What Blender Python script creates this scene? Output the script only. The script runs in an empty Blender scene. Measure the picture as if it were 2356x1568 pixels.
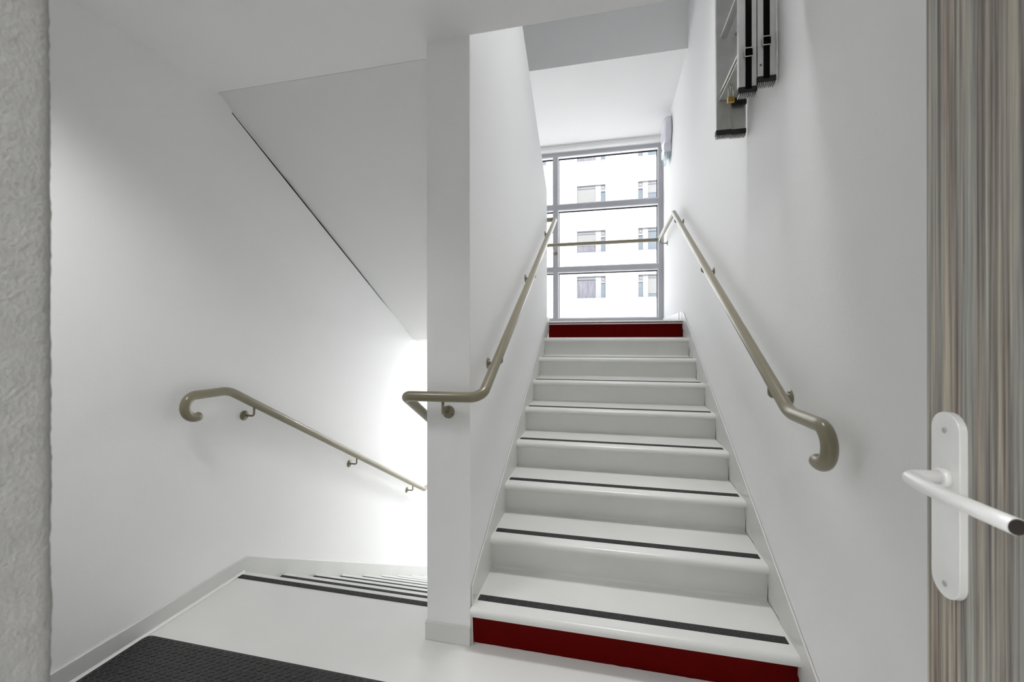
import bpy, math, random
from mathutils import Vector, Matrix, noise

# ------------------------------------------------------------------ camera, light, exposure
scene = bpy.context.scene
COL = scene.collection
EYE = 1.3524
YAW = math.radians(12.8726)
ROLL = math.radians(-0.0935)

cam_data = bpy.data.cameras.new('camera')
cam = bpy.data.objects.new('camera', cam_data)
COL.objects.link(cam)
cam_data.sensor_width = 36.0
cam_data.lens = 966.11 / 2356 * 36.0
cam_data.shift_y = -5.37 / 2356
cam_data.clip_start = 0.02
cam_data.clip_end = 300
cam_data.dof.use_dof = True
cam_data.dof.focus_distance = 3.2
cam_data.dof.aperture_fstop = 7.0
right = Vector((math.cos(YAW), math.sin(YAW), 0))
fwd = Vector((-math.sin(YAW), math.cos(YAW), 0))
up = Vector((0, 0, 1))
c_right = right * math.cos(ROLL) + up * math.sin(ROLL)
c_up = -right * math.sin(ROLL) + up * math.cos(ROLL)
mw = Matrix.Identity(4)
for i in range(3):
    mw[i][0] = c_right[i]
    mw[i][1] = c_up[i]
    mw[i][2] = -fwd[i]
mw[2][3] = EYE
cam.matrix_world = mw
scene.camera = cam

world = bpy.data.worlds.new('overcast_sky')
scene.world = world
world.use_nodes = True
bg = world.node_tree.nodes['Background']
bg.inputs['Color'].default_value = (0.95, 0.97, 1.0, 1)
bg.inputs['Strength'].default_value = 1.5

sun_data = bpy.data.lights.new('sun', 'SUN')
sun_data.energy = 5.2
sun_data.angle = math.radians(2)
sun_data.color = (1.0, 0.97, 0.93)
sun = bpy.data.objects.new('sun', sun_data)
COL.objects.link(sun)
sun.location = (0, -10, 30)
sun.rotation_euler = (math.radians(48), 0, math.radians(12))     # travels towards +Y, on to the building opposite

scene.view_settings.view_transform = 'Standard'
scene.view_settings.look = 'None'
scene.view_settings.gamma = 1.0
scene.view_settings.use_curve_mapping = False
scene.view_settings.exposure = 1.04
scene.cycles.use_denoising = True
scene.cycles.max_bounces = 16
scene.cycles.diffuse_bounces = 12
scene.cycles.glossy_bounces = 4
scene.cycles.transparent_max_bounces = 12
scene.cycles.sample_clamp_indirect = 8.0
scene.cycles.caustics_reflective = False
scene.cycles.caustics_refractive = False

CORRIDOR_FILL_RIGHT = 15.0  # strengths of the fill lights added out of view
CORRIDOR_FILL_MIDDLE = 24.0
LANDING_FILL = 50.0
WELL_FILL = 200.0
LOWER_FILL = 48.0

# ------------------------------------------------------------------ measures (metres)
R = 0.17          # riser
G = 0.3126        # going
Y1 = 1.747        # first nosing of the rising flight
XL, XR, XW, XP = -0.594, 0.702, -2.065, -0.800
PF = 1.767        # front face of the middle wall
CEIL = 2.693
WY = 5.80         # glass plane

# ------------------------------------------------------------------ materials
def new_mat(name):
    m = bpy.data.materials.new(name)
    m.use_nodes = True
    return m, m.node_tree.nodes, m.node_tree.links, m.node_tree.nodes['Principled BSDF']

def coords(n, l, scale=(1, 1, 1)):
    tc = n.new('ShaderNodeTexCoord')
    mp = n.new('ShaderNodeMapping')
    mp.inputs['Scale'].default_value = scale
    l.new(tc.outputs['Object'], mp.inputs['Vector'])
    return mp.outputs['Vector']

def paint(name, col, rough=0.6, bump_scale=60, bump=0.1, dist=0.002, mottle=0.04, mottle_scale=3.0, metallic=0.0, detail=4, coat=0.0):
    m, n, l, b = new_mat(name)
    v = coords(n, l)
    b.inputs['Roughness'].default_value = rough
    b.inputs['Metallic'].default_value = metallic
    if coat:
        b.inputs['Coat Weight'].default_value = coat
        b.inputs['Coat Roughness'].default_value = 0.15
    nz = n.new('ShaderNodeTexNoise')
    nz.inputs['Scale'].default_value = mottle_scale
    nz.inputs['Detail'].default_value = 5
    l.new(v, nz.inputs['Vector'])
    rp = n.new('ShaderNodeValToRGB')
    rp.color_ramp.elements[0].position = 0.3
    rp.color_ramp.elements[1].position = 0.7
    rp.color_ramp.elements[0].color = tuple(c * (1 - mottle) for c in col) + (1,)
    rp.color_ramp.elements[1].color = tuple(min(1, c * (1 + mottle)) for c in col) + (1,)
    l.new(nz.outputs['Fac'], rp.inputs['Fac'])
    l.new(rp.outputs['Color'], b.inputs['Base Color'])
    if bump:
        n2 = n.new('ShaderNodeTexNoise')
        n2.inputs['Scale'].default_value = bump_scale
        n2.inputs['Detail'].default_value = detail
        l.new(v, n2.inputs['Vector'])
        bp = n.new('ShaderNodeBump')
        bp.inputs['Strength'].default_value = bump
        bp.inputs['Distance'].default_value = dist
        l.new(n2.outputs['Fac'], bp.inputs['Height'])
        l.new(bp.outputs['Normal'], b.inputs['Normal'])
    return m

M_WALL = paint('white_wall_paint', (0.87, 0.87, 0.872), 0.75, 55, 0.18, 0.003, 0.012, 1.2)
M_CEIL = paint('white_ceiling_paint', (0.78, 0.78, 0.78), 0.85, 70, 0.12, 0.002, 0.012, 1.0)
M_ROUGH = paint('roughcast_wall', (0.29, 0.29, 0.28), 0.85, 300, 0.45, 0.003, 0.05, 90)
M_FLOOR = paint('light_grey_floor_paint', (0.74, 0.742, 0.722), 0.42, 25, 0.06, 0.002, 0.035, 2.2)
M_STEP = paint('light_grey_stair_paint', (0.70, 0.703, 0.68), 0.30, 30, 0.08, 0.002, 0.02, 5)
M_BASE = paint('grey_baseboard_paint', (0.66, 0.663, 0.645), 0.4, 40, 0.05, 0.002, 0.02, 5)
M_RED = paint('deep_red_paint', (0.10, 0.0008, 0.0005), 0.55, 60, 0.05, 0.002, 0.06, 12)
M_RED.node_tree.nodes['Principled BSDF'].inputs['Specular IOR Level'].default_value = 0.04
M_RAIL = paint('beige_rail_lacquer', (0.225, 0.200, 0.132), 0.30, 30, 0.0, 0.001, 0.02, 3, coat=0.25)
M_CAP = paint('dark_rail_cap', (0.12, 0.11, 0.09), 0.5)
M_BLACK = paint('black_rubber_and_shade', (0.012, 0.012, 0.012), 0.55, 200, 0.3, 0.001, 0.2, 60)
M_MAT = paint('charcoal_rubber_mat', (0.020, 0.020, 0.021), 0.36, 200, 0.10, 0.001, 0.15, 30)
M_STRAP = paint('black_webbing', (0.004, 0.004, 0.004), 0.9, 400, 0.2, 0.0005)
M_PLATE = paint('galvanised_plate', (0.50, 0.50, 0.45), 0.4, 60, 0.05, 0.001, 0.08, 15, metallic=0.3)
M_RIBS = paint('grey_rubber_ribs', (0.38, 0.38, 0.37), 0.7)
M_BUCKLE = paint('plated_buckle', (0.55, 0.55, 0.54), 0.4, 60, 0.0, metallic=0.4)
M_STRAP.node_tree.nodes['Principled BSDF'].inputs['Specular IOR Level'].default_value = 0.1
M_ALU = paint('brushed_aluminium', (0.62, 0.62, 0.61), 0.38, 120, 0.05, 0.0005, 0.08, 12, metallic=0.85)
M_FRAME = paint('pale_grey_window_lacquer', (0.44, 0.44, 0.475), 0.4, 60, 0.0)
M_BEAD = paint('white_glazing_bead', (0.85, 0.85, 0.87), 0.4, 60, 0.0)
M_GASKET = paint('black_window_gasket', (0.012, 0.012, 0.018), 0.6, 60, 0.0)
M_PLASTIC = paint('white_plastic', (0.72, 0.72, 0.78), 0.35, 60, 0.0)
M_BRASS = paint('brass', (0.62, 0.42, 0.13), 0.3, 60, 0.02, 0.0005, 0.05, 20, metallic=0.9)
M_STEEL = paint('steel', (0.62, 0.62, 0.60), 0.22, 60, 0.0, metallic=1.0)
M_HANDLE = paint('satin_aluminium', (0.93, 0.93, 0.92), 0.33, 300, 0.03, 0.0003, 0.02, 30, metallic=0.12)
M_DARKMETAL = paint('dark_bore', (0.03, 0.025, 0.022), 0.5, 60, 0.0)
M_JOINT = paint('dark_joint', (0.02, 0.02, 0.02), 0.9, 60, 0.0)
M_GREEN = paint('green_sign_film', (0.02, 0.36, 0.16), 0.4, 60, 0.0)
M_FACADE = paint('white_render', (0.80, 0.80, 0.79), 0.9, 20, 0.1, 0.005, 0.01, 0.5)
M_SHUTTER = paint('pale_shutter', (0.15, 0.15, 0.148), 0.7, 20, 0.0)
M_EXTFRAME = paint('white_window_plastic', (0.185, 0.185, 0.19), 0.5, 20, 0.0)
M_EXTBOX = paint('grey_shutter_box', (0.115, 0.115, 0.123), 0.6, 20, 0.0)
M_GROUND = paint('pale_paving', (0.60, 0.60, 0.59), 0.9, 3, 0.1, 0.01, 0.08, 0.4)
M_CLOTH = paint('pale_blue_cloth', (0.55, 0.66, 0.85), 0.9, 20, 0.1)

def strip_mat():
    m, n, l, b = new_mat('worn_black_grip')
    v = coords(n, l)
    b.inputs['Roughness'].default_value = 0.75
    nz = n.new('ShaderNodeTexNoise'); nz.inputs['Scale'].default_value = 260; nz.inputs['Detail'].default_value = 3
    l.new(v, nz.inputs['Vector'])
    rp = n.new('ShaderNodeValToRGB')
    rp.color_ramp.elements[0].position = 0.35; rp.color_ramp.elements[0].color = (0.007, 0.007, 0.007, 1)
    rp.color_ramp.elements[1].position = 0.74; rp.color_ramp.elements[1].color = (0.22, 0.21, 0.20, 1)
    e = rp.color_ramp.elements.new(0.62); e.color = (0.028, 0.026, 0.026, 1)
    l.new(nz.outputs['Fac'], rp.inputs['Fac'])
    l.new(rp.outputs['Color'], b.inputs['Base Color'])
    bp = n.new('ShaderNodeBump'); bp.inputs['Strength'].default_value = 0.5; bp.inputs['Distance'].default_value = 0.001
    l.new(nz.outputs['Fac'], bp.inputs['Height']); l.new(bp.outputs['Normal'], b.inputs['Normal'])
    return m
M_GRIP = strip_mat()

def wood_mat():
    m, n, l, b = new_mat('grey_brown_streaked_laminate')
    b.inputs['Roughness'].default_value = 0.42
    v1 = coords(n, l, (1, 120, 1.2))
    n1 = n.new('ShaderNodeTexNoise'); n1.inputs['Scale'].default_value = 1.6; n1.inputs['Detail'].default_value = 6; n1.inputs['Roughness'].default_value = 0.68
    l.new(v1, n1.inputs['Vector'])
    rp = n.new('ShaderNodeValToRGB')
    K = 1.3
    cs = [(0.30, (0.055, 0.048, 0.042)), (0.405, (0.15, 0.128, 0.112)), (0.48, (0.25, 0.222, 0.190)), (0.54, (0.31, 0.285, 0.25)),
          (0.60, (0.40, 0.37, 0.30)), (0.70, (0.52, 0.49, 0.40))]
    rp.color_ramp.elements[0].position = cs[0][0]; rp.color_ramp.elements[0].color = cs[0][1] + (1,)
    rp.color_ramp.elements[1].position = cs[-1][0]; rp.color_ramp.elements[1].color = cs[-1][1] + (1,)
    for p, c in cs[1:-1]:
        e = rp.color_ramp.elements.new(p); e.color = c + (1,)
    for e in rp.color_ramp.elements: e.color = tuple(x * K for x in e.color[:3]) + (1,)
    l.new(n1.outputs['Fac'], rp.inputs['Fac'])
    v2 = coords(n, l, (1, 48, 0.8))
    n2 = n.new('ShaderNodeTexNoise'); n2.inputs['Scale'].default_value = 1.2; n2.inputs['Detail'].default_value = 3
    l.new(v2, n2.inputs['Vector'])
    r2 = n.new('ShaderNodeValToRGB')
    r2.color_ramp.elements[0].position = 0.36; r2.color_ramp.elements[0].color = (0.86, 0.93, 1.0, 1)
    r2.color_ramp.elements[1].position = 0.66; r2.color_ramp.elements[1].color = (1.08, 1.0, 0.93, 1)
    l.new(n2.outputs['Fac'], r2.inputs['Fac'])
    mx = n.new('ShaderNodeMix'); mx.data_type = 'RGBA'; mx.blend_type = 'MULTIPLY'; mx.inputs[0].default_value = 1.0
    l.new(rp.outputs['Color'], mx.inputs[6]); l.new(r2.outputs['Color'], mx.inputs[7])
    l.new(mx.outputs[2], b.inputs['Base Color'])
    bp = n.new('ShaderNodeBump'); bp.inputs['Strength'].default_value = 0.12; bp.inputs['Distance'].default_value = 0.001
    l.new(n1.outputs['Fac'], bp.inputs['Height']); l.new(bp.outputs['Normal'], b.inputs['Normal'])
    return m
M_WOOD = wood_mat()

def curtain_mat():
    m, n, l, b = new_mat('grey_curtained_glass')
    v = coords(n, l, (9, 1, 0.8))
    nz = n.new('ShaderNodeTexNoise'); nz.inputs['Scale'].default_value = 2.0; nz.inputs['Detail'].default_value = 4
    l.new(v, nz.inputs['Vector'])
    rp = n.new('ShaderNodeValToRGB')
    rp.color_ramp.elements[0].position = 0.35; rp.color_ramp.elements[0].color = (0.085, 0.083, 0.098, 1)
    rp.color_ramp.elements[1].position = 0.7; rp.color_ramp.elements[1].color = (0.14, 0.137, 0.158, 1)
    l.new(nz.outputs['Fac'], rp.inputs['Fac']); l.new(rp.outputs['Color'], b.inputs['Base Color'])
    b.inputs['Roughness'].default_value = 0.25
    return m
M_EXTDARK = curtain_mat()
M_EXTGLASS = paint('blue_grey_glass', (0.10, 0.12, 0.14), 0.15, 20, 0.0)

def glass_mat():
    m, n, l, b = new_mat('clear_window_glass')
    tr = n.new('ShaderNodeBsdfTransparent'); tr.inputs['Color'].default_value = (0.965, 0.975, 0.985, 1)
    gl = n.new('ShaderNodeBsdfGlossy'); gl.inputs['Roughness'].default_value = 0.02
    mx = n.new('ShaderNodeMixShader'); mx.inputs['Fac'].default_value = 0.05
    l.new(tr.outputs[0], mx.inputs[1]); l.new(gl.outputs[0], mx.inputs[2])
    l.new(mx.outputs[0], n['Material Output'].inputs['Surface'])
    return m
M_GLASS = glass_mat()

def opal_mat():
    m, n, l, b = new_mat('opal_diffuser')
    b.inputs['Base Color'].default_value = (0.74, 0.73, 0.80, 1)
    b.inputs['Roughness'].default_value = 0.18
    return m
M_OPAL = opal_mat()
def clear_mat():
    m, n, l, b = new_mat('clear_plastic_cover')
    tr = n.new('ShaderNodeBsdfTransparent'); tr.inputs['Color'].default_value = (0.90, 0.95, 0.96, 1)
    gl = n.new('ShaderNodeBsdfGlossy'); gl.inputs['Roughness'].default_value = 0.1
    mx = n.new('ShaderNodeMixShader'); mx.inputs['Fac'].default_value = 0.18
    l.new(tr.outputs[0], mx.inputs[1]); l.new(gl.outputs[0], mx.inputs[2])
    l.new(mx.outputs[0], n['Material Output'].inputs['Surface'])
    return m
M_CLEAR = clear_mat()
def glow_mat(name, strength, col=(1, 1, 1)):
    m, n, l, b = new_mat(name)
    b.inputs['Base Color'].default_value = (0.8, 0.8, 0.8, 1)
    b.inputs['Emission Color'].default_value = col + (1,)
    b.inputs['Emission Strength'].default_value = strength
    return m

# ------------------------------------------------------------------ mesh helpers
class MB:
    def __init__(self):
        self.v = []; self.f = []; self.sm = []
    def add(self, verts, faces, smooth=False):
        o = len(self.v)
        self.v += [tuple(p) for p in verts]
        self.f += [tuple(i + o for i in f) for f in faces]
        self.sm += [smooth] * len(faces)
        return self
    def box(self, x0, x1, y0, y1, z0, z1):
        v = [(x, y, z) for x in (x0, x1) for y in (y0, y1) for z in (z0, z1)]
        return self.add(v, [(0, 1, 3, 2), (4, 6, 7, 5), (0, 4, 5, 1), (2, 3, 7, 6), (0, 2, 6, 4), (1, 5, 7, 3)])
    def prism(self, poly, a, b, axis='x', smooth=False):
        """poly in the two other axes (for x: (y, z); y: (x, z); z: (x, y)) pushed from a to b."""
        n = len(poly)
        def mk(p, t):
            if axis == 'x': return (t, p[0], p[1])
            if axis == 'y': return (p[0], t, p[1])
            return (p[0], p[1], t)
        v = [mk(p, a) for p in poly] + [mk(p, b) for p in poly]
        f = [(i, (i + 1) % n, n + (i + 1) % n, n + i) for i in range(n)]
        self.add(v, f, smooth)
        self.add(v, [tuple(range(n))[::-1], tuple(range(n, 2 * n))])
        return self
    def tube(self, path, r, seg=16, caps=True, closed=False):
        pts = [Vector(p) for p in path]
        n = len(pts)
        rs = r if isinstance(r, (list, tuple)) else [r] * n
        tang = []
        for i in range(n):
            if closed: t = pts[(i + 1) % n] - pts[i - 1]
            elif i == 0: t = pts[1] - pts[0]
            elif i == n - 1: t = pts[-1] - pts[-2]
            else: t = (pts[i + 1] - pts[i]).normalized() + (pts[i] - pts[i - 1]).normalized()
            tang.append(t.normalized())
        a = Vector((0, 0, 1)) if abs(tang[0].z) < 0.9 else Vector((1, 0, 0))
        u = tang[0].cross(a).normalized()
        v = []
        for i in range(n):
            if i:
                q = tang[i - 1].rotation_difference(tang[i]); u = q @ u
            u = (u - tang[i] * u.dot(tang[i])).normalized()
            w = tang[i].cross(u)
            for k in range(seg):
                an = 2 * math.pi * k / seg
                v.append(pts[i] + (u * math.cos(an) + w * math.sin(an)) * rs[i])
        f = []
        m = n if closed else n - 1
        for i in range(m):
            j = (i + 1) % n
            for k in range(seg):
                k2 = (k + 1) % seg
                f.append((i * seg + k, i * seg + k2, j * seg + k2, j * seg + k))
        self.add(v, f, True)
        if caps and not closed:
            self.add(v[:seg], [tuple(range(seg))[::-1]])
            self.add(v[-seg:], [tuple(range(seg))])
        return self
    def ring(self, x0, x1, z0, z1, l, r, b, t, y0, y1):
        """rectangular frame in the x-z plane with side widths l, r, b, t."""
        o = [(x0, z0), (x1, z0), (x1, z1), (x0, z1)]
        i = [(x0 + l, z0 + b), (x1 - r, z0 + b), (x1 - r, z1 - t), (x0 + l, z1 - t)]
        v = [(x, y0, z) for x, z in o + i] + [(x, y1, z) for x, z in o + i]
        f = []
        for k in range(4):
            j = (k + 1) % 4
            f += [(k, j, 4 + j, 4 + k), (8 + k, 12 + k, 12 + j, 8 + j), (k, 8 + k, 8 + j, j), (4 + k, 4 + j, 12 + j, 12 + k)]
        return self.add(v, f)
    def lathe(self, prof, centre, axis='x', seg=32, sx=1.0):
        """prof: list of (distance along axis, radius)."""
        c = Vector(centre)
        v = []; f = []
        for (h, r) in prof:
            for k in range(seg):
                an = 2 * math.pi * k / seg
                a, b = r * math.cos(an), r * math.sin(an)
                v.append(c + (Vector((h, a, b)) if axis == 'x' else Vector((a, h, b)) if axis == 'y' else Vector((a, b, h))))
        for i in range(len(prof) - 1):
            for k in range(seg):
                k2 = (k + 1) % seg
                f.append((i * seg + k, i * seg + k2, (i + 1) * seg + k2, (i + 1) * seg + k))
        self.add(v, f, True)
        self.add(v[:seg], [tuple(range(seg))[::-1]])
        self.add(v[-seg:], [tuple(range(seg))])
        return self
    def build(self, name, mat, parent=None, bevel=0.0, seg=2, kind=None):
        me = bpy.data.meshes.new(name)
        me.from_pydata(self.v, [], self.f)
        me.materials.append(mat)
        for p, s in zip(me.polygons, self.sm): p.use_smooth = s
        me.update()
        bm_fix(me)
        o = bpy.data.objects.new(name, me)
        COL.objects.link(o)
        if parent is not None:
            o.parent = parent
            if parent.type == 'EMPTY':
                o.location = (0, 0, 0)
                o.matrix_parent_inverse = Matrix.Translation(parent.location).inverted()
        if bevel:
            b = o.modifiers.new('bevel', 'BEVEL'); b.width = bevel; b.segments = seg; b.limit_method = 'ANGLE'
            b.angle_limit = math.radians(40)
            b.harden_normals = False
        if kind: o['kind'] = kind
        return o

import bmesh
def bm_fix(me):
    bm = bmesh.new(); bm.from_mesh(me)
    bmesh.ops.remove_doubles(bm, verts=bm.verts, dist=1e-6)
    bmesh.ops.recalc_face_normals(bm, faces=bm.faces)
    bm.to_mesh(me); bm.free(); me.update()

def thing(name, label, cat, loc=(0, 0, 0), group=None):
    o = bpy.data.objects.new(name, None)
    COL.objects.link(o); o.location = loc; o.empty_display_size = 0.1
    o['label'] = label; o['category'] = cat
    if group: o['group'] = group
    return o
def tag(o, label, cat, group=None):
    o['label'] = label; o['category'] = cat
    if group: o['group'] = group
    return o
def fillet(pts, r, n=8):
    """round the inner corners of a polyline."""
    P = [Vector(p) for p in pts]; out = [P[0]]
    for i in range(1, len(P) - 1):
        a = (P[i - 1] - P[i]); b = (P[i + 1] - P[i])
        rr = r[i] if isinstance(r, dict) and i in r else (r if not isinstance(r, dict) else r[0])
        ang = a.angle(b)
        if rr <= 0 or ang > math.pi - 0.01: out.append(P[i]); continue
        d = min(rr / math.tan(ang / 2), a.length * 0.49, b.length * 0.49)
        rr = d * math.tan(ang / 2)
        an, bn = a.normalized(), b.normalized()
        c = P[i] + (an + bn).normalized() * (rr / math.sin(ang / 2))
        s = P[i] + an * d - c; e = P[i] + bn * d - c
        tot = s.angle(e); ax = s.cross(e).normalized()
        for k in range(n + 1):
            out.append(c + Matrix.Rotation(tot * k / n, 3, ax) @ s)
    out.append(P[-1])
    return out

# ------------------------------------------------------------------ the setting
S = 'structure'
MB().box(XW - 0.2, XW, -0.16, 6.0, -3.2, 5.7).build('wall_left', M_WALL, kind=S)
MB().box(XR, XR + 0.2, -0.16, 6.0, -3.2, 5.7).build('wall_right', M_WALL, kind=S)
# middle wall between the flights, its top raking with the flight above
MB().prism([(PF, -1.6), (4.18, -1.6), (4.18, 2.834), (PF, 4.33)], XP, XL).build('wall_middle', M_WALL, bevel=0.003, kind=S)
MB().box(XW, XR, -0.16, 2.003, -0.25, 0).build('floor', M_FLOOR, kind=S)
# slab of the floor above
MB().prism([(-0.16, CEIL), (PF, CEIL), (PF, 3.06), (-0.16, 3.06)], XP, XR).build('ceiling', M_CEIL, kind=S)
MB().prism([(-0.16, CEIL), (1.87, CEIL), (1.87, 3.06), (-0.16, 3.06)], XW, XP).build('ceiling_left', M_CEIL, kind=S)
# ceiling over the half landing with its deep edge beam, and the roof of the well
MB().box(XW, XR, 4.024, 6.0, 3.95, 4.2).build('ceiling_landing', M_CEIL, kind=S)
MB().prism([(4.02, 3.95), (4.024, 3.95), (4.024, 4.2), (4.22, 4.2), (4.22, 5.5), (4.02, 5.5)], XW, XR).build('wall_upper', M_WALL, kind=S)
MB().box(XW, XR, -0.16, 4.22, 5.5, 5.7).build('ceiling_roof', M_CEIL, kind=S)
MB().box(XW, XR, -0.36, -0.16, 3.06, 5.5).build('wall_upper_back', M_WALL, kind=S)
# half landings
MB().box(XW, XR, 4.295, 5.84, 1.33, 1.53).build('floor_landing', M_FLOOR, kind=S)
MB().box(XW, XR, 4.44, 5.84, -1.73, -1.53).build('floor_lower', M_FLOOR, kind=S)
MB().box(XP, XR, 1.767, 1.95, -3.2, -0.25).build('wall_lower', M_WALL, kind=S)
MB().box(XL, XR, 1.95, 4.44, -1.73, -1.60).build('floor_lower_right', M_FLOOR, kind=S)
MB().box(XW, XP, 1.767, 1.95, -3.2, -0.25).build('wall_lower_left', M_WALL, kind=S)
# spandrels in the glazed front
MB().box(XW, XR, 5.84, 6.0, 1.10, 1.56).build('wall_spandrel', M_WALL, kind=S)
MB().box(XW, XR, 5.84, 6.0, 3.90, 3.95).build('wall_lintel', M_WALL, kind=S)
MB().box(XW, XR, 5.84, 6.0, -3.2, -1.50).build('wall_lower_front', M_WALL, kind=S)
# half-round bead under the landing ceiling, above the window
prof = [(5.84, 3.95), (5.62, 3.95)] + [(5.69 - 0.055 * math.cos(a), 3.925 - 0.042 * math.sin(a)) for a in [math.radians(k * 15) for k in range(-2, 10)]] + [(5.735, 3.885), (5.84, 3.885)]
MB().prism(prof, XW, XR).build('trim_1', M_CEIL, kind=S)

# wall with the doorway the camera stands in; its left reveal is coarse roughcast
def reveal():
    m = MB()
    ys = [-0.16, -0.05, 0.06, 0.12] + [0.16 + 0.004 * i for i in range(25)]
    zs = [0.0, 0.5, 0.9] + [0.95 + 0.004 * i for i in range(215)] + [1.9, 2.3, CEIL]
    v = []
    for i, y in enumerate(ys):
        for z in zs:
            p = Vector((0.0, y, z))
            d = 0.0007 * noise.noise(p * 210) + 0.0006 * noise.noise(p * 34 + Vector((5, 0, 0)))
            dy = (0.0008 * noise.noise(p * 150 + Vector((9, 3, 1))) + 0.0009 * noise.noise(p * 18)) if i == len(ys) - 1 else 0
            v.append((-0.45 + d - (0.0035 if i == len(ys) - 1 else 0.001 if i == len(ys) - 2 else 0), y + dy, z))
    nz = len(zs)
    f = [(i * nz + k, (i + 1) * nz + k, (i + 1) * nz + k + 1, i * nz + k + 1) for i in range(len(ys) - 1) for k in range(nz - 1)]
    m.add(v, f, True)
    # the faces to the landing and to the corridor
    n = len(ys) - 1
    w = []
    for k in range(nz):
        w.append(v[n * nz + k]); w.append((-0.47, 0.257, zs[k]))
    m.add(w, [(2 * k, 2 * k + 1, 2 * k + 3, 2 * k + 2) for k in range(nz - 1)], True)
    m.add([(-0.47, 0.257, 0), (XW, 0.257, 0), (XW, 0.257, CEIL), (-0.47, 0.257, CEIL)], [(0, 1, 2, 3)])
    m.add([(-0.45, -0.16, 0), (XW, -0.16, 0), (XW, -0.16, CEIL), (-0.45, -0.16, CEIL)], [(0, 3, 2, 1)])
    return m
rv = reveal().build('wall_back', M_ROUGH, kind=S)
MB().box(0.52, XR, -0.16, 0.0, 0, CEIL).build('wall_back_right', M_WALL, kind=S)
MB().box(-0.45, 0.52, -0.16, 0.0, 2.12, CEIL).build('wall_back_lintel', M_WALL, kind=S)
# corridor behind the camera
MB().box(-1.6, 1.6, -2.4, -0.16, -0.2, 0.0).build('floor_corridor', M_FLOOR, kind=S)
MB().box(-1.6, 1.6, -2.4, -0.16, 2.55, 2.7).build('ceiling_corridor', M_CEIL, kind=S)
MB().box(-1.6, 1.6, -2.6, -2.4, -0.2, 2.7).build('wall_corridor', M_WALL, kind=S)
MB().box(-1.8, -1.6, -2.6, -0.16, -0.2, 2.7).build('wall_corridor_left', M_WALL, kind=S)
MB().box(1.6, 1.8, -2.6, -0.16, -0.2, 2.7).build('wall_corridor_right', M_WALL, kind=S)
MB().box(0.902, 1.8, -0.18, -0.0, -0.2, 2.7).build('wall_corridor_front', M_WALL, kind=S)

# baseboards
def base_left():
    a = 0.5438
    yb, ye = 2.05, 4.57
    poly = [(0.257, 0.0), (0.257, 0.085), (yb, 0.085), (ye, 0.085 - a * (ye - yb) * 1.02), (5.72, 0.085 - a * (ye - yb) * 1.02), (5.72, -1.53), (4.61, -1.53), (2.06, -0.22)]
    return MB().prism(poly, XW, XW + 0.008)
base_left().build('baseboard_left', M_BASE, bevel=0.003, kind=S)
MB().prism([(XW + 0.008, 0), (XW + 0.020, 0), (XW + 0.013, 0.003), (XW + 0.009, 0.007), (XW + 0.008, 0.014)], 0.257, 2.03, axis='y', smooth=True).build('trim_2', M_FLOOR, kind=S)
pb = MB()
pb.box(XP - 0.006, XL + 0.002, PF - 0.012, PF, 0, 0.082)
pb.build('baseboard_middle', M_BASE, bevel=0.003, kind=S)
MB().box(XP - 0.006, XP, PF, 2.06, 0, 0.082).build('baseboard_middle_left', M_BASE, bevel=0.002, kind=S)
# dark joint where the sloping soffit meets the left wall
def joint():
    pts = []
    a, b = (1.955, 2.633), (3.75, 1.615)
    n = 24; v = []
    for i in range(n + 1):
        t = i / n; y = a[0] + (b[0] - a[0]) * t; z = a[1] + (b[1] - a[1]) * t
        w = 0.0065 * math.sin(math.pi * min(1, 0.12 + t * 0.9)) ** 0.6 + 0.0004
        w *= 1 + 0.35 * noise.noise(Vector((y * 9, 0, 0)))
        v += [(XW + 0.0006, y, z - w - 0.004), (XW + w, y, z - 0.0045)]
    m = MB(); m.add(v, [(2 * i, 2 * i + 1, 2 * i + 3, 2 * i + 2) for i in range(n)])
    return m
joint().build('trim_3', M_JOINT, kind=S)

# ------------------------------------------------------------------ rising staircase
def nose_profile(y, z, tail, r=0.024):
    """from the foot of the riser up and round the nosing to the tread; (y, z) is the nosing."""
    pts = [(y + 0.044, z - R + 0.012), (y + 0.040, z - R + 0.03), (y + 0.030, z - 0.05), (y + 0.024, z - 0.038)]
    for k in range(9):
        a = math.radians(200 - k * 13.75)
        pts.append((y + r + r * math.cos(a) * 1.0, z - r + r * math.sin(a)))
    pts += [(tail - 0.012, z)]
    return pts

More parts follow.
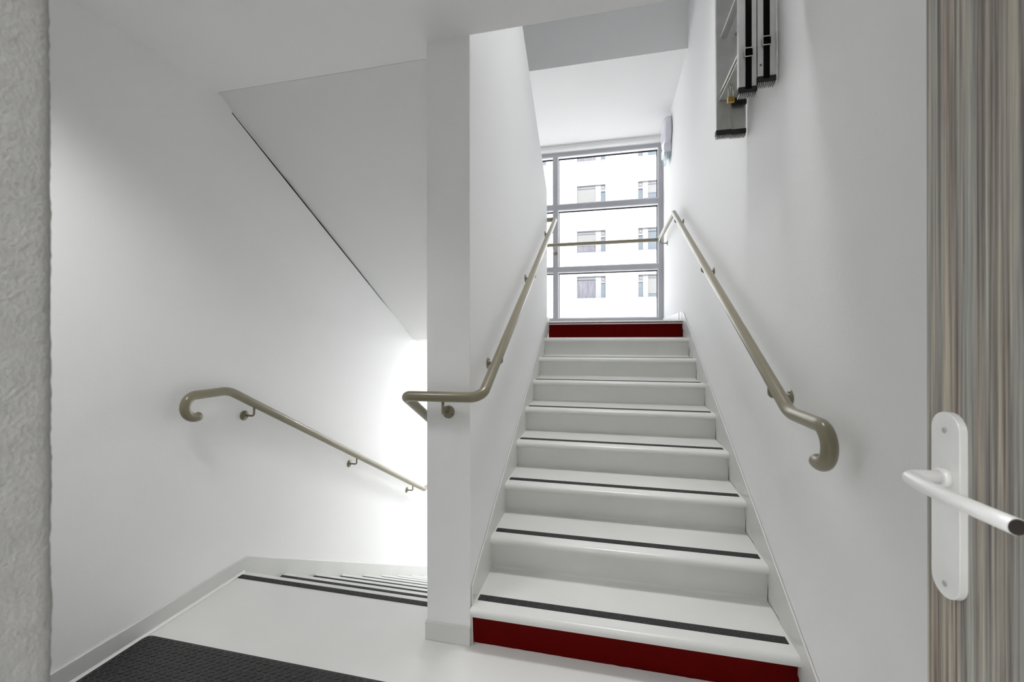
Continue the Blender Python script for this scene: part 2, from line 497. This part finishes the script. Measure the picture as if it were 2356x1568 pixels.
st = thing('staircase', 'light grey painted staircase rising to the bright window, red bottom and top risers', 'staircase', (0.05, Y1, 0))
for i in range(1, 10):
    y = Y1 + (i - 1) * G; z = i * R
    yn = y + G + 0.044 if i < 9 else 4.297
    prof = nose_profile(y, z, yn)
    if i < 9: prof += [(yn - 0.004, z + 0.003), (yn, z + 0.012), (yn + 0.03, z + 0.012)]
    else: prof += [(yn, z)]
    low = z - R
    body = prof + [(yn + (0.03 if i < 9 else 0), low - 0.10), (y + 0.044, low - 0.10 - (0 if i > 1 else -0.10)), ]
    if i == 1: body = prof + [(yn + 0.03, 0.0), (y + 0.044, 0.0)]
    m = MB(); m.prism(body, XL + 0.003, XR - 0.004, smooth=True)
    step = m.build('step', M_STEP, st)
    for p in step.data.polygons:
        if abs(p.normal.x) > 0.9: p.use_smooth = False
    try: step.data.set_sharp_from_angle(angle=math.radians(50))
    except Exception: pass
    if i < 9:
        g = MB().box(-0.577, 0.6805, y + 0.0723, y + 0.1123, z - 0.002, z + 0.0022)
        go = g.build('grip_strip', M_GRIP, step)
        go['label'] = 'black gritty non-slip strip'
    else:
        g = MB().box(-0.577, 0.6805, y + 0.0723, y + 0.1123, z - 0.002, z + 0.0022)
        g.build('grip_strip', M_GRIP, step)
    if i in (1, 9):
        rp = MB(); th = 0.0025
        zz0 = z - R + (0.0 if i == 1 else 0.004); zt = z - 0.020 if i == 1 else z - 0.012
        ps = [(y + 0.044 - th, zz0), (y + 0.040 - th, zz0 + 0.03), (y + 0.030 - th, z - 0.05), (y + 0.024 - th, z - 0.038), (y + 0.005, z - 0.030)]
        if i == 9: ps = ps[:-1] + [(y + 0.002 - th, z - 0.024), (y + 0.001 - th, z - 0.016)]
        x0 = XL + 0.002; x1 = XR - 0.003
        n = len(ps); v = []
        cols = 90
        for c in range(cols + 1):
            x = x0 + (x1 - x0) * c / cols
            for k, (py, pz) in enumerate(ps):
                dz = 0
                if k == 0: dz = 0.0022 * (noise.noise(Vector((x * 30, 1, 0))) + 0.3) if i == 1 else 0
                if k == n - 1: dz = 0.0016 * noise.noise(Vector((x * 45, 7, 0)))
                v.append((x, py, pz + dz))
        f = [(c * n + k, (c + 1) * n + k, (c + 1) * n + k + 1, c * n + k + 1) for c in range(cols) for k in range(n - 1)]
        rp.add(v, f, True)
        ro = rp.build('painted_riser', M_RED, step)
        ro['label'] = 'dark red painted bottom riser' if i == 1 else 'brick red painted top riser'
# raking skirts on both sides
def skirt(x0, x1, start, name):
    a = 0.5438; h = 0.075
    f = lambda y: R + (y - Y1) * a + h
    ytop = 4.235
    poly = [(start, f(start)), (ytop, f(ytop)), (ytop + 0.05, 1.53 + 0.08), (ytop + 0.05, 1.45), (start + 0.12, 0.0), (start, 0.0)]
    return MB().prism(poly, x0, x1)
sk = skirt(XL + 0.0015, XL + 0.008, 1.772, 'l').build('skirt', M_STEP, st, bevel=0.002)
sk = skirt(XR - 0.009, XR - 0.0015, 1.50, 'r').build('skirt', M_STEP, st, bevel=0.002)
# waist slab under the steps
MB().prism([(2.06, 0.0), (2.06, -0.12), (4.29, 1.15), (4.29, 1.36)], XL + 0.01, XR - 0.01).build('waist_slab', M_CEIL, st)
MB().box(XR - 0.012, XR, 4.29, 5.72, 1.53, 1.61).build('baseboard_right', M_BEAD, bevel=0.003, kind=S)
MB().box(XR - 0.0135, XR - 0.0125, 4.44, 4.452, 1.532, 1.608).build('trim_4', M_JOINT, kind=S)

# ------------------------------------------------------------------ descending staircase
Y0 = 2.042
G2 = 0.3045
sd = thing('staircase', 'light grey staircase going down beside the left wall towards daylight', 'staircase', (-1.43, Y0, 0))
for i in range(0, 9):
    z = -i * R
    # landing edge (i = 0) is a short nosing piece; the others are treads
    ya = Y0 + (i - 1) * G2 - 0.02; yb = Y0 + i * G2
    r = 0.012
    arc = [(yb - r + r * math.sin(math.radians(a)), z - r + r * math.cos(math.radians(a))) for a in range(0, 106, 15)]
    foot = [(yb - 0.02, z - 0.05), (yb - 0.038, z - R + 0.01), (yb - 0.044, z - R)]
    if i == 0:
        body = [(Y0 - 0.0001, 0)]
        m = MB(); m.prism([(yb - 0.044, z)] + arc + foot, XW + 0.012, XP - 0.006, smooth=True)
    else:
        m = MB(); m.prism([(ya - 0.03, z)] + arc + foot + [(ya - 0.03, z - R)], XW + 0.012, XP - 0.006, smooth=True)
    step = m.build('step', M_STEP, sd)
    try: step.data.set_sharp_from_angle(angle=math.radians(50))
    except Exception: pass
    g = MB().box(-2.050, -0.815, yb - 0.070, yb - 0.036, z - 0.002, z + 0.0022)
    g.build('grip_strip', M_GRIP, step)
MB().prism([(2.05, -0.26), (2.05, -0.30), (4.50, -1.72), (4.50, -1.68)], XW + 0.01, XP - 0.01).build('waist_slab', M_CEIL, sd)
m = MB()
m.prism([(PF + 0.02, 0.0), (2.06, 0.08), (4.57, 0.08 - 2.51 * 0.5438), (4.57, -1.53), (2.06, -0.18), (PF + 0.02, -0.02)], XP - 0.007, XP - 0.0015)
m.build('skirt', M_STEP, sd)

# ------------------------------------------------------------------ flight above the descending one
def upper_flight():
    soff = lambda y: CEIL - (y - 1.87) * 0.5725
    poly = [(1.872, CEIL - 0.001), (4.22, soff(4.22)), (4.295, 1.33), (4.295, 1.53)]
    for i in range(8):
        yb = 4.25 - i * G
        poly += [(yb, 1.53 + i * R), (yb, 1.53 + (i + 1) * R)]
    poly += [(1.747, 3.06)] if False else [(1.872, 3.06)]
    return MB().prism(poly, XW + 0.0015, XP - 0.0015)
uf = upper_flight().build('staircase', M_CEIL)
tag(uf, 'smooth white sloping underside of the flight above the descending stairs', 'staircase')

# ------------------------------------------------------------------ handrails
RR = 0.0225
def bracket(parent, wall_pt, rail_pt, out):
    """round flange on the wall, arm out and up to the underside of the rail. out: unit vector away from the wall."""
    out = Vector(out); w = Vector(wall_pt); rp = Vector(rail_pt)
    m = MB()
    end = Vector((rp.x, rp.y, rp.z - RR + 0.004))
    knee = Vector((end.x, end.y, w.z))
    m.tube(fillet([w + out * 0.004, knee, end], 0.016, 6), 0.006, 10)
    b = m.build('bracket', M_RAIL, parent)
    ax = 'x' if abs(out.x) > 0.5 else 'y'; s = out.x if ax == 'x' else out.y
    fl = MB().lathe([(0, 0.029), (s * 0.003, 0.029), (s * 0.005, 0.027), (s * 0.006, 0.012), (s * 0.013, 0.010), (s * 0.014, 0.006)], w, ax, 28)
    fl.build('flange', M_RAIL, b)
    for k in range(3):
        sc = MB()
        an = math.radians(90 + 120 * k); d = Vector((0, math.cos(an), math.sin(an))) if ax == 'x' else Vector((math.cos(an), 0, math.sin(an)))
        sc.lathe([(0, 0.0042), (s * 0.0068, 0.0042), (s * 0.0075, 0.002)], w + d * 0.0195, ax, 10)
        sc.build('screw', M_CAP, b)

def hook(x, yc, zc, r):
    pts = []
    for a in range(288, 89, -11):
        an = math.radians(a)
        pts.append((x, yc + r * math.cos(an), zc + r * math.sin(an)))
    return pts
# right-hand rail, on up and along the window
xr = 0.625
hr = thing('handrail', 'beige tubular handrail on the right wall with a curled lower end', 'handrail', (XR, 1.45, 1.09))
hk = hook(xr, 1.448, 1.032, 0.058)
path = hk + fillet([(xr, 1.448, 1.09), (xr, 1.665, 1.09), (xr, 4.33, 2.577), (xr, 5.49, 2.577), (-1.99, 5.49, 2.577)], {0: 0.05, 1: 0.16, 2: 0.09, 3: 0.03}, 10)[1:]
MB().tube(path, RR, 24).build('rail', M_RAIL, hr)
d = (Vector(hk[0]) - Vector(hk[1])).normalized()
MB().tube([Vector(hk[0]), Vector(hk[0]) + d * 0.004], RR - 0.002, 24).build('end_cap', M_CAP, hr)
def zr(y): return 1.09 + (y - 1.665) * (2.577 - 1.09) / (4.33 - 1.665)
for yb in (1.858, 3.085): bracket(hr, (XR, yb, zr(yb) - 0.078), (xr, yb, zr(yb)), (-1, 0, 0))
bracket(hr, (XR, 4.26, zr(4.26) - 0.078), (xr, 4.26, zr(4.26)), (-1, 0, 0))
bracket(hr, (XR, 5.36, 2.502), (xr, 5.36, 2.577), (-1, 0, 0))
bracket(hr, (-0.697, 5.74, 2.515), (-0.697, 5.49, 2.577), (0, -1, 0))

# rail that wraps the end of the middle wall
xm, xd2 = -0.520, -0.872
hm = thing('handrail', 'beige tubular handrail wrapping round the front of the middle wall', 'handrail', (XL, 1.70, 1.1))
pts = [(xd2, 4.60, -0.369 - 0.0), (xd2, 4.30, -0.369), (xd2, 1.700, 1.101), (xm, 1.700, 1.104), (xm, 4.245, 2.558), (xd2, 4.245, 2.558), (xd2, 1.72, 3.96)]
MB().tube(fillet(pts, {0: 0.045, 1: 0.08, 2: 0.026, 3: 0.055, 4: 0.028, 5: 0.03}, 10), RR, 24).build('rail', M_RAIL, hm)
bracket(hm, (-0.695, PF, 1.026), (-0.695, 1.700, 1.103), (0, -1, 0))
def zm(y): return 1.104 + (y - 1.70) * (2.558 - 1.104) / (4.245 - 1.70)
for yb in (2.049, 3.044, 4.039): bracket(hm, (XL, yb, zm(yb) - 0.075), (xm, yb, zm(yb)), (1, 0, 0))
for yb in (2.049, 3.044, 4.039):
    z = 1.101 - (yb - 1.7) * 0.5654; bracket(hm, (XP, yb, z - 0.065), (xd2, yb, z), (-1, 0, 0))

# left wall rail
xl = -1.995
hl = thing('handrail', 'beige tubular handrail on the left wall running down beside the descending stairs', 'handrail', (XW, 1.68, 1.07))
hk = hook(xl, 1.682, 1.020, 0.055)
path = hk + fillet([(xl, 1.682, 1.075), (xl, 1.868, 1.075), (xl, 4.33, -0.318), (xl, 5.3, -0.318)], {0: 0.05, 1: 0.16, 2: 0.08}, 10)[1:]
MB().tube(path, RR, 24).build('rail', M_RAIL, hl)
d = (Vector(hk[0]) - Vector(hk[1])).normalized()
MB().tube([Vector(hk[0]), Vector(hk[0]) + d * 0.004], RR - 0.002, 24).build('end_cap', M_CAP, hl)
def zl(y): return 1.075 - (y - 1.868) * 1.393 / 2.462
for yb in (2.035, 3.05, 4.055): bracket(hl, (XW, yb, zl(yb) - 0.072), (xl, yb, zl(yb)), (1, 0, 0))

# ------------------------------------------------------------------ glazed front
def window(name, z0, z1, transoms):
    root = bpy.data.objects.new(name, None); COL.objects.link(root)
    root.location = (XW, WY, z0); root['kind'] = S
    y0, y1 = 5.735, 5.84
    xs = [(XW, XW + 0.062), (-0.728, -0.668), (0.640, XR)]
    fr = MB()
    for a, b in xs: fr.box(a, b, y0, y1, z0, z1)
    bays = [(xs[0][1], xs[1][0]), (xs[1][1], xs[2][0])]
    levels = [(z0, z0 + 0.06)] + transoms + [(z1 - 0.065, z1)]
    for (a, b) in bays:
        for (c, d) in levels: fr.box(a, b, y0, y1, c, d)
    fr.build('frame', M_FRAME, root, bevel=0.002)
    for (a, b) in bays:
        for k in range(len(levels) - 1):
            c, d = levels[k][1], levels[k + 1][0]
            bd = MB()
            e = 0.012
            bd.ring(a, b, c, d, e * 0.6, 0.004, e, e, 5.742, 5.80)
            bd.build('glazing_bead', M_BEAD, root)
            gk = MB(); g = 0.015
            gk.ring(a, b, c, d, e * 0.6 + 0.009, 0.014, e + 0.006, e + g, 5.8005, 5.812)
            gk.build('gasket', M_GASKET, root)
            MB().box(a + 0.002, b - 0.002, 5.813, 5.819, c + 0.002, d - 0.002).build('pane', M_GLASS, root)
    return root
window('window_1', 1.56, 3.905, [(2.262, 2.322), (3.112, 3.175)])
window('window_2', -1.50, 1.10, [(-0.64, -0.58), (0.22, 0.28)])

# ------------------------------------------------------------------ open door
XD = 0.45
dr = bpy.data.objects.new('door_1', None); COL.objects.link(dr); dr.location = (XD + 0.02, -0.13, 0); dr['kind'] = S
MB().box(XD, XD + 0.040, -0.13, 0.727, 0.01, 2.06).build('door_leaf', M_WOOD, dr, bevel=0.0012)
def capsule(cy, cz, hw, hh, n=16):
    p = []
    for k in range(n + 1):
        a = math.pi * k / n; p.append((cy + hw * math.cos(a), cz + hh - hw + hw * math.sin(a)))
    for k in range(n + 1):
        a = math.pi + math.pi * k / n; p.append((cy + hw * math.cos(a), cz - hh + hw + hw * math.sin(a)))
    return p
pc_y, pc_z = 0.679, 1.129
hd = MB().prism(capsule(pc_y, pc_z, 0.0245, 0.124), XD - 0.0095, XD).build('door_handle', M_HANDLE, dr, bevel=0.0009, seg=2)
hd['label'] = 'satin aluminium plate with lever'
lz = 1.166; ly = 0.6765
MB().lathe([(0, 0.0125), (-0.007, 0.0125), (-0.009, 0.0105)], (XD - 0.0095, ly, lz), 'x', 24).build('collar', M_HANDLE, hd)
lev = fillet([(XD - 0.010, ly, lz), (XD - 0.056, ly - 0.004, lz), (XD - 0.062, ly - 0.06, lz - 0.001), (XD - 0.054, ly - 0.158, lz - 0.0015)], {0: 0.01, 1: 0.015, 2: 0.3}, 8)
MB().tube(lev, 0.0088, 20).build('lever', M_HANDLE, hd)
e0, e1 = Vector(lev[-2]), Vector(lev[-1]); dd = (e1 - e0).normalized()
MB().tube([e1 + dd * 0.0002, e1 + dd * 0.0012], 0.0080, 20).build('lever_end', M_DARKMETAL, hd)
for zz in (1.229, 1.023):
    MB().lathe([(0, 0.0040), (-0.0008, 0.0040), (-0.0012, 0.0022)], (XD - 0.0095, pc_y, zz), 'x', 14).build('screw', M_ALU, hd)
# right lining of the doorway
MB().box(XD + 0.045, 0.52, -0.16, 0.0, 0, 2.12).build('trim_5', M_FRAME, kind=S)

# ------------------------------------------------------------------ studded mat
def mat_mesh():
    x0, x1, y0, y1, h, r = -2.045, -0.62, 0.62, 1.497, 0.006, 0.028
    base = []
    for cx, cy, a0 in ((x1 - r, y1 - r, 0), (x0 + r, y1 - r, 90), (x0 + r, y0 + r, 180), (x1 - r, y0 + r, 270)):
        for k in range(7):
            a = math.radians(a0 + 15 * k); base.append((cx + r * math.cos(a), cy + r * math.sin(a)))
    m = MB(); m.prism(base, 0.0003, h, axis='z')
    p = 0.0335
    row = 0; y = y1 - 0.022
    while y > y0 + 0.015:
        x = x0 + 0.022
        while x < x1 - 0.015:
            v = []; n = 16
            for (rr, hh) in ((0.0138, h), (0.0126, h + 0.0024), (0.0105, h + 0.0024), (0.0092, h + 0.0008)):
                for k in range(n):
                    a = 2 * math.pi * k / n; v.append((x + rr * math.cos(a), y + rr * math.sin(a), hh))
            f = [(q * n + k, q * n + (k + 1) % n, (q + 1) * n + (k + 1) % n, (q + 1) * n + k) for q in range(3) for k in range(n)]
            f.append(tuple(range(3 * n, 4 * n)))
            m.add(v, f)
            x += p
        y -= p; row += 1
    return m
tag(mat_mesh().build('rubber_mat', M_MAT), 'black rubber floor mat with round studs on the landing by the left wall', 'mat')

# ------------------------------------------------------------------ ladder on its bracket
LZ0, LZ1 = 2.432, 4.95
ld = thing('extension_ladder', 'aluminium extension ladder hung upright high on the right wall, black straps down its side', 'ladder', (0.62, 2.17, LZ0))
def stile(x0, x1, y0, z0, open_to):
    """C-shaped rail, the web at y0."""
    t = 0.0025; d = 0.026; y1 = y0 + open_to * d
    poly = [(x0, y0), (x1, y0), (x1, y1), (x1 - 0.012, y1), (x1 - 0.012, y1 - open_to * t), (x1 - t, y1 - open_to * t), (x1 - t, y0 + open_to * t),
            (x0 + t, y0 + open_to * t), (x0 + t, y1 - open_to * t), (x0 + 0.012, y1 - open_to * t), (x0 + 0.012, y1), (x0, y1)]
    m = MB(); m.prism(poly, z0, LZ1, axis='z'); return m
def foot_part(x0, x1, y0, y1, z0, parent):
    m = MB(); m.prism([(x0 - 0.002, z0 + 0.006), (x0 - 0.002, z0 - 0.016), (x0 + 0.004, z0 - 0.024), (x1 - 0.004, z0 - 0.024), (x1 + 0.002, z0 - 0.016), (x1 + 0.002, z0 + 0.006)], y0 - 0.002, y1 + 0.002, axis='y')
    f = m.build('foot', M_BLACK, parent, bevel=0.002)
    t = MB(); n = 9
    for k in range(n):
        x = x0 + 0.003 + (x1 - x0 - 0.006) * k / (n - 1)
        t.box(x - 0.0018, x + 0.0018, y0 - 0.003, y1 + 0.003, z0 - 0.031, z0 - 0.022)
    t.build('tread_ribs', M_RIBS, f)
secs = [(0.548, 0.6175, 2.420), (0.6190, 0.688, 2.452)]
for si, (a, b, z0) in enumerate(secs):
    ny = 1.970 if si == 0 else 1.963
    fy = 2.350 if si == 0 else 2.357
    near = stile(a, b, ny, z0, 1).build('stile', M_ALU, ld, bevel=0.0008)
    z0f = z0 if si == 0 else 2.420
    far = stile(a, b, fy + 0.026, z0f, -1)
    far.box(a + 0.003, b - 0.003, fy + 0.0005, fy + 0.0025, z0f, LZ1)
    far = far.build('stile', M_ALU, ld, bevel=0.0008)
    foot_part(a, b, ny, ny + 0.026, z0, ld); foot_part(a, b, fy, fy + 0.026, z0f, ld)
    k = 0; z = 2.622 + si * 0.012
    while z < LZ1 - 0.05:
        MB().box((a + b) / 2 - 0.016, (a + b) / 2 + 0.016, 1.992, 2.352, z - 0.006, z + 0.006).build('rung', M_ALU, ld, bevel=0.002)
        z += 0.28
    for xx in (a + 0.014, b - 0.014):
        MB().lathe([(0, 0.0028), (-0.0016, 0.0022)], (xx, ny, z0 + 0.014), 'y', 10).build('rivet', M_STEEL, near)
        MB().lathe([(0, 0.0032), (-0.003, 0.0024)], (xx, fy + 0.0005, z0f + 0.018), 'y', 10).build('rivet', M_STEEL, far)
    sx = (0.586, 0.653)[si]; bz = (2.567, 2.601)[si]
    s = MB(); s.box(sx - 0.0115, sx + 0.0115, ny - 0.0035, ny - 0.0005, z0 - 0.006, LZ1 - 0.02)
    so = s.build('strap', M_STRAP, ld)
    ly_ = ny - 0.0085
    loop = [(sx - 0.017, ly_, bz - 0.018), (sx + 0.017, ly_, bz - 0.018), (sx + 0.017, ly_, bz + 0.018), (sx - 0.017, ly_, bz + 0.018)]
    lp = fillet([loop[0], loop[1], loop[2], loop[3], loop[0], loop[1]], 0.005, 4)
    MB().tube(lp[1:-1], 0.0022, 8, closed=True).build('buckle', M_BUCKLE, so)
    MB().box(sx - 0.014, sx + 0.014, ny - 0.0065, ny - 0.0035, bz - 0.014, bz + 0.014).build('strap_fold', M_STRAP, so)
MB().lathe([(0, 0.005), (-0.002, 0.004)], (0.631, 1.963, 2.505), 'y', 14).build('bolt', M_CAP, ld)
# wall bracket the bottom rungs sit on
wb = thing('wall_bracket', 'bare metal shelf bracket under the rungs of the hanging ladder', 'bracket', (XR, 2.2, 2.575))
MB().prism([(0.563, 2.346), (XR, 2.346), (XR, 2.0), (0.563, 2.0)], 2.575, 2.579, axis='z').build('shelf_plate', M_PLATE, wb)
MB().box(0.560, 0.563, 2.0, 2.346, 2.573, 2.580).build('lip', M_ALU, wb)
MB().box(XR - 0.004, XR, 2.0, 2.346, 2.579, 2.66).build('wall_plate', M_ALU, wb)
MB().box(0.622, 0.686, 2.334, 2.346, 2.540, 2.575).build('shade_block', M_BLACK, wb)  # black block standing in for the shadow under the shelf plate
pl = thing('padlock', 'small brass padlock hanging below the ladder bracket', 'padlock', (0.582, 2.22, 2.56))
MB().box(0.566, 0.598, 2.212, 2.226, 2.492, 2.520).build('lock_body', M_BRASS, pl, bevel=0.003)
sh = [(0.572, 2.219, 2.515), (0.572, 2.219, 2.548), (0.577, 2.219, 2.560), (0.582, 2.219, 2.575), (0.587, 2.219, 2.560), (0.592, 2.219, 2.548), (0.592, 2.219, 2.515)]
sh = [(0.582 + 0.0105 * math.cos(math.radians(a)), 2.219, 2.560 + 0.0105 * math.sin(math.radians(a))) for a in range(180, -1, -20)]
MB().tube([(0.5715, 2.219, 2.515)] + sh + [(0.5925, 2.219, 2.515)], 0.0022, 10).build('shackle', M_STEEL, pl)
hs = MB(); hs.tube([(0.577 , 2.205, 2.5745), (0.577, 2.205, 2.564), (0.582, 2.219, 2.558), (0.588, 2.233, 2.564), (0.588, 2.233, 2.5745)], 0.002, 8)
hs.build('staple', M_STEEL, wb)

# ------------------------------------------------------------------ lamps
def wall_lamp(label, c, axis, s, glow=None):
    t = thing('wall_lamp', label, 'lamp', c)
    MB().lathe([(s * 0.006, 0.186), (s * 0.030, 0.198), (s * 0.050, 0.198), (s * 0.056, 0.190)], c, axis, 48).build('housing', M_PLASTIC, t)
    MB().lathe([(0, 0.17), (s * 0.006, 0.17)], c, axis, 40).build('back_plate', M_GASKET, t)
    prof = [(s * (0.054 + 0.045 * math.sin(math.radians(a))), 0.186 * math.cos(math.radians(a))) for a in range(0, 90, 9)] + [(s * 0.099, 0.004)]
    MB().lathe(prof, c, axis, 48).build('diffuser', glow or M_OPAL, t)
    return t
wall_lamp('round white dome lamp on the right wall beside the top of the window', (XR, 5.125, 3.70), 'x', -1)
em = thing('emergency_light', 'small emergency exit light with green sign below the round wall lamp', 'emergency light', (XR, 5.17, 3.48))
MB().box(0.622, XR - 0.004, 5.00, 5.26, 3.465, 3.555).build('housing', M_PLASTIC, em, bevel=0.006)
MB().prism([(0.622, 3.465), (0.690, 3.465), (0.672, 3.385), (0.634, 3.385)], 5.02, 5.24, axis='y').build('cover', M_CLEAR, em)
sg = MB().box(0.650, 0.654, 5.03, 5.23, 3.392, 3.462).build('sign_panel', M_PLASTIC, em)
ar = MB().prism([(5.06, 3.422), (5.06, 3.434), (5.13, 3.434), (5.13, 3.450), (5.19, 3.428), (5.13, 3.406), (5.13, 3.422)], 0.6485, 0.6499, axis='x')
ar.build('arrow', M_GREEN, sg)

# fill lamps added out of view to brighten the corridor, landing and stairs
def fill_lamp(label, c, strength, r=0.2):
    t = thing('fill_lamp', label, 'lamp', c)
    MB().lathe([(0, r), (-0.03, r)], c, 'z', 40).build('housing', M_PLASTIC, t)
    MB().lathe([(-0.03, r * 0.94), (-0.055, r * 0.80), (-0.07, r * 0.4), (-0.072, 0.004)], c, 'z', 40).build('diffuser', glow_mat('fill_lamp_glow', strength), t)
fill_lamp('added fill lamp in the corridor, right of the doorway', (1.15, -0.62, 2.55), CORRIDOR_FILL_RIGHT, 0.25)  # both corridor lamps are unseen, added as fill through the doorway
fill_lamp('added fill lamp in the corridor, straight behind the doorway', (0.0, -0.50, 2.55), CORRIDOR_FILL_MIDDLE, 0.25)
def fill_spot(label, c, watts, half, r=0.12, blend=0.5, soft=None):
    t = thing('fill_spot', label, 'lamp', c)
    MB().lathe([(0.0, r + 0.03), (-0.006, r + 0.03), (-0.006, r), (0.0, r)], c, 'z', 40).build('trim_ring', M_PLASTIC, t)
    d = bpy.data.lights.new('fill_beam', 'SPOT'); d.energy = watts; d.spot_size = math.radians(half * 2); d.spot_blend = blend
    d.shadow_soft_size = soft or r; d.color = (1.0, 1.0, 1.0)
    o = bpy.data.objects.new('fill_beam', d); COL.objects.link(o); o.location = (c[0], c[1], c[2] - 0.02)
fill_spot('added fill spot at the landing ceiling near the left wall', (-1.52, 0.80, CEIL), LANDING_FILL, 64, 0.11, 1.0, 0.22)  # unseen spot added to lift the left wall and landing floor
fill_spot('added fill spot at the top of the stair well', (0.05, 2.35, 5.5), WELL_FILL, 38, 0.16, 1.0, 0.30)  # unseen spot added to brighten treads and walls of the rising flight
fill_lamp('added fill lamp under the half landing', (-1.25, 5.0, 1.33), LOWER_FILL)  # unseen lamp added to brighten the wall beside the descending flight

# ------------------------------------------------------------------ building across the yard
FY = 26.0
def fs(v): return v * FY / 15.0
def fz(z): return EYE + (z - EYE) * FY / 15.0
ab = thing('apartment_building', 'white rendered apartment block across the yard, seen through the stair window', 'building', (0, FY, -7))
wins = []
row_top = [7.93 + 2.78 * k for k in range(-5, 3)]
col_x = [(-1.85, -0.135, 'L'), (1.755, 3.47, 'R'), (-5.45, -3.735, 'R'), (5.35, 7.07, 'L'), (-9.05, -7.33, 'L'), (8.96, 10.67, 'R')]
H = 1.37
# wall with openings: stack of vertical strips
cs = sorted(col_x)
xs = [-16.0]
wallm = MB()
prev = -16.0
for (a, b, k) in cs:
    wallm.box(prev, a, FY, FY + 0.3, -7, 17); prev = b
    zprev = -7
    for zt in row_top:
        wallm.box(a, b, FY, FY + 0.3, zprev, zt - H); zprev = zt
    wallm.box(a, b, FY, FY + 0.3, zprev, 17)
wallm.box(prev, 18.0, FY, FY + 0.3, -7, 17)
wallm.box(-16, 18, FY + 0.3, FY + 9, -7, 17)
wallm.build('wall', M_FACADE, ab)
MB().box(-16.2, 18.2, FY - 0.5, FY + 9.2, 17.0, 17.3).build('roof', M_EXTBOX, ab)
random.seed(4)
cover = {('L', 0): 0.62, ('L', 1): 0.0, ('L', 2): 0.85, ('R', 0): 0.0, ('R', 1): 0.78, ('R', 2): 0.62}
blind = {}
for ci, (a, b, k) in enumerate(col_x):
    for ri, zt in enumerate(row_top):
        zb = zt - H; yy = FY + 0.14
        w = MB(); ww = b - a
        if k == 'L': big = (a + 0.02, a + 1.12); post = (a + 1.12, a + 1.45); nar = (a + 1.45, b - 0.02)
        else: nar = (a + 0.02, a + 0.27); post = (a + 0.27, a + 0.58); big = (a + 0.58, b - 0.02)
        w.box(post[0], post[1], yy - 0.04, yy + 0.05, zb + 0.04, zt - 0.02)
        w.box(a - 0.06, b + 0.06, FY - 0.04, yy + 0.05, zb - 0.05, zb + 0.04)
        w.box(nar[0], nar[1], yy - 0.03, yy + 0.05, zt - 0.43, zt - 0.36)
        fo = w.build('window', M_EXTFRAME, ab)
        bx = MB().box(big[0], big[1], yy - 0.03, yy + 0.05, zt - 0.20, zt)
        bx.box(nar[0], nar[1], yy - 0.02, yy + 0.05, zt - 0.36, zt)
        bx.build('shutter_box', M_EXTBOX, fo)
        if ci == 0: drop = {2: 0.0, 3: 0.0, 4: 0.0}.get(ri, 0.4)
        # ri for the three rows seen: tops 5.15 (ri=4), 7.93 (ri=5), 10.71 (ri=6)
        if k == 'L': drop = {4: 0.0, 5: 0.62, 6: 0.86}.get(ri, 0.5)
        else: drop = {4: 0.82, 5: 0.0, 6: 0.45}.get(ri, 0.3)
        zt2 = zt - 0.20
        zc = zt2 - drop * (H - 0.24)
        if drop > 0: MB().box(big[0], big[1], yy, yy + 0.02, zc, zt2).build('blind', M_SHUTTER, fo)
        MB().box(big[0], big[1], yy + 0.025, yy + 0.035, zb + 0.04, zt2).build('pane', M_EXTDARK if k == 'L' else M_EXTGLASS, fo)
        MB().box(nar[0], nar[1], yy + 0.025, yy + 0.035, zb + 0.04, zt - 0.43).build('pane', M_EXTGLASS, fo)
        cxn = (nar[0] + nar[1]) / 2
        MB().lathe([(0, 0.055), (-0.02, 0.055), (-0.025, 0.04)], (cxn, yy - 0.02, zt - 0.2), 'y', 16).build('vent', M_EXTFRAME, fo)
tag(MB().box(-60, 60, 6.5, 60, -7.2, -7.0).build('ground', M_GROUND, kind=S), 'pale paved yard between the buildings', 'ground')
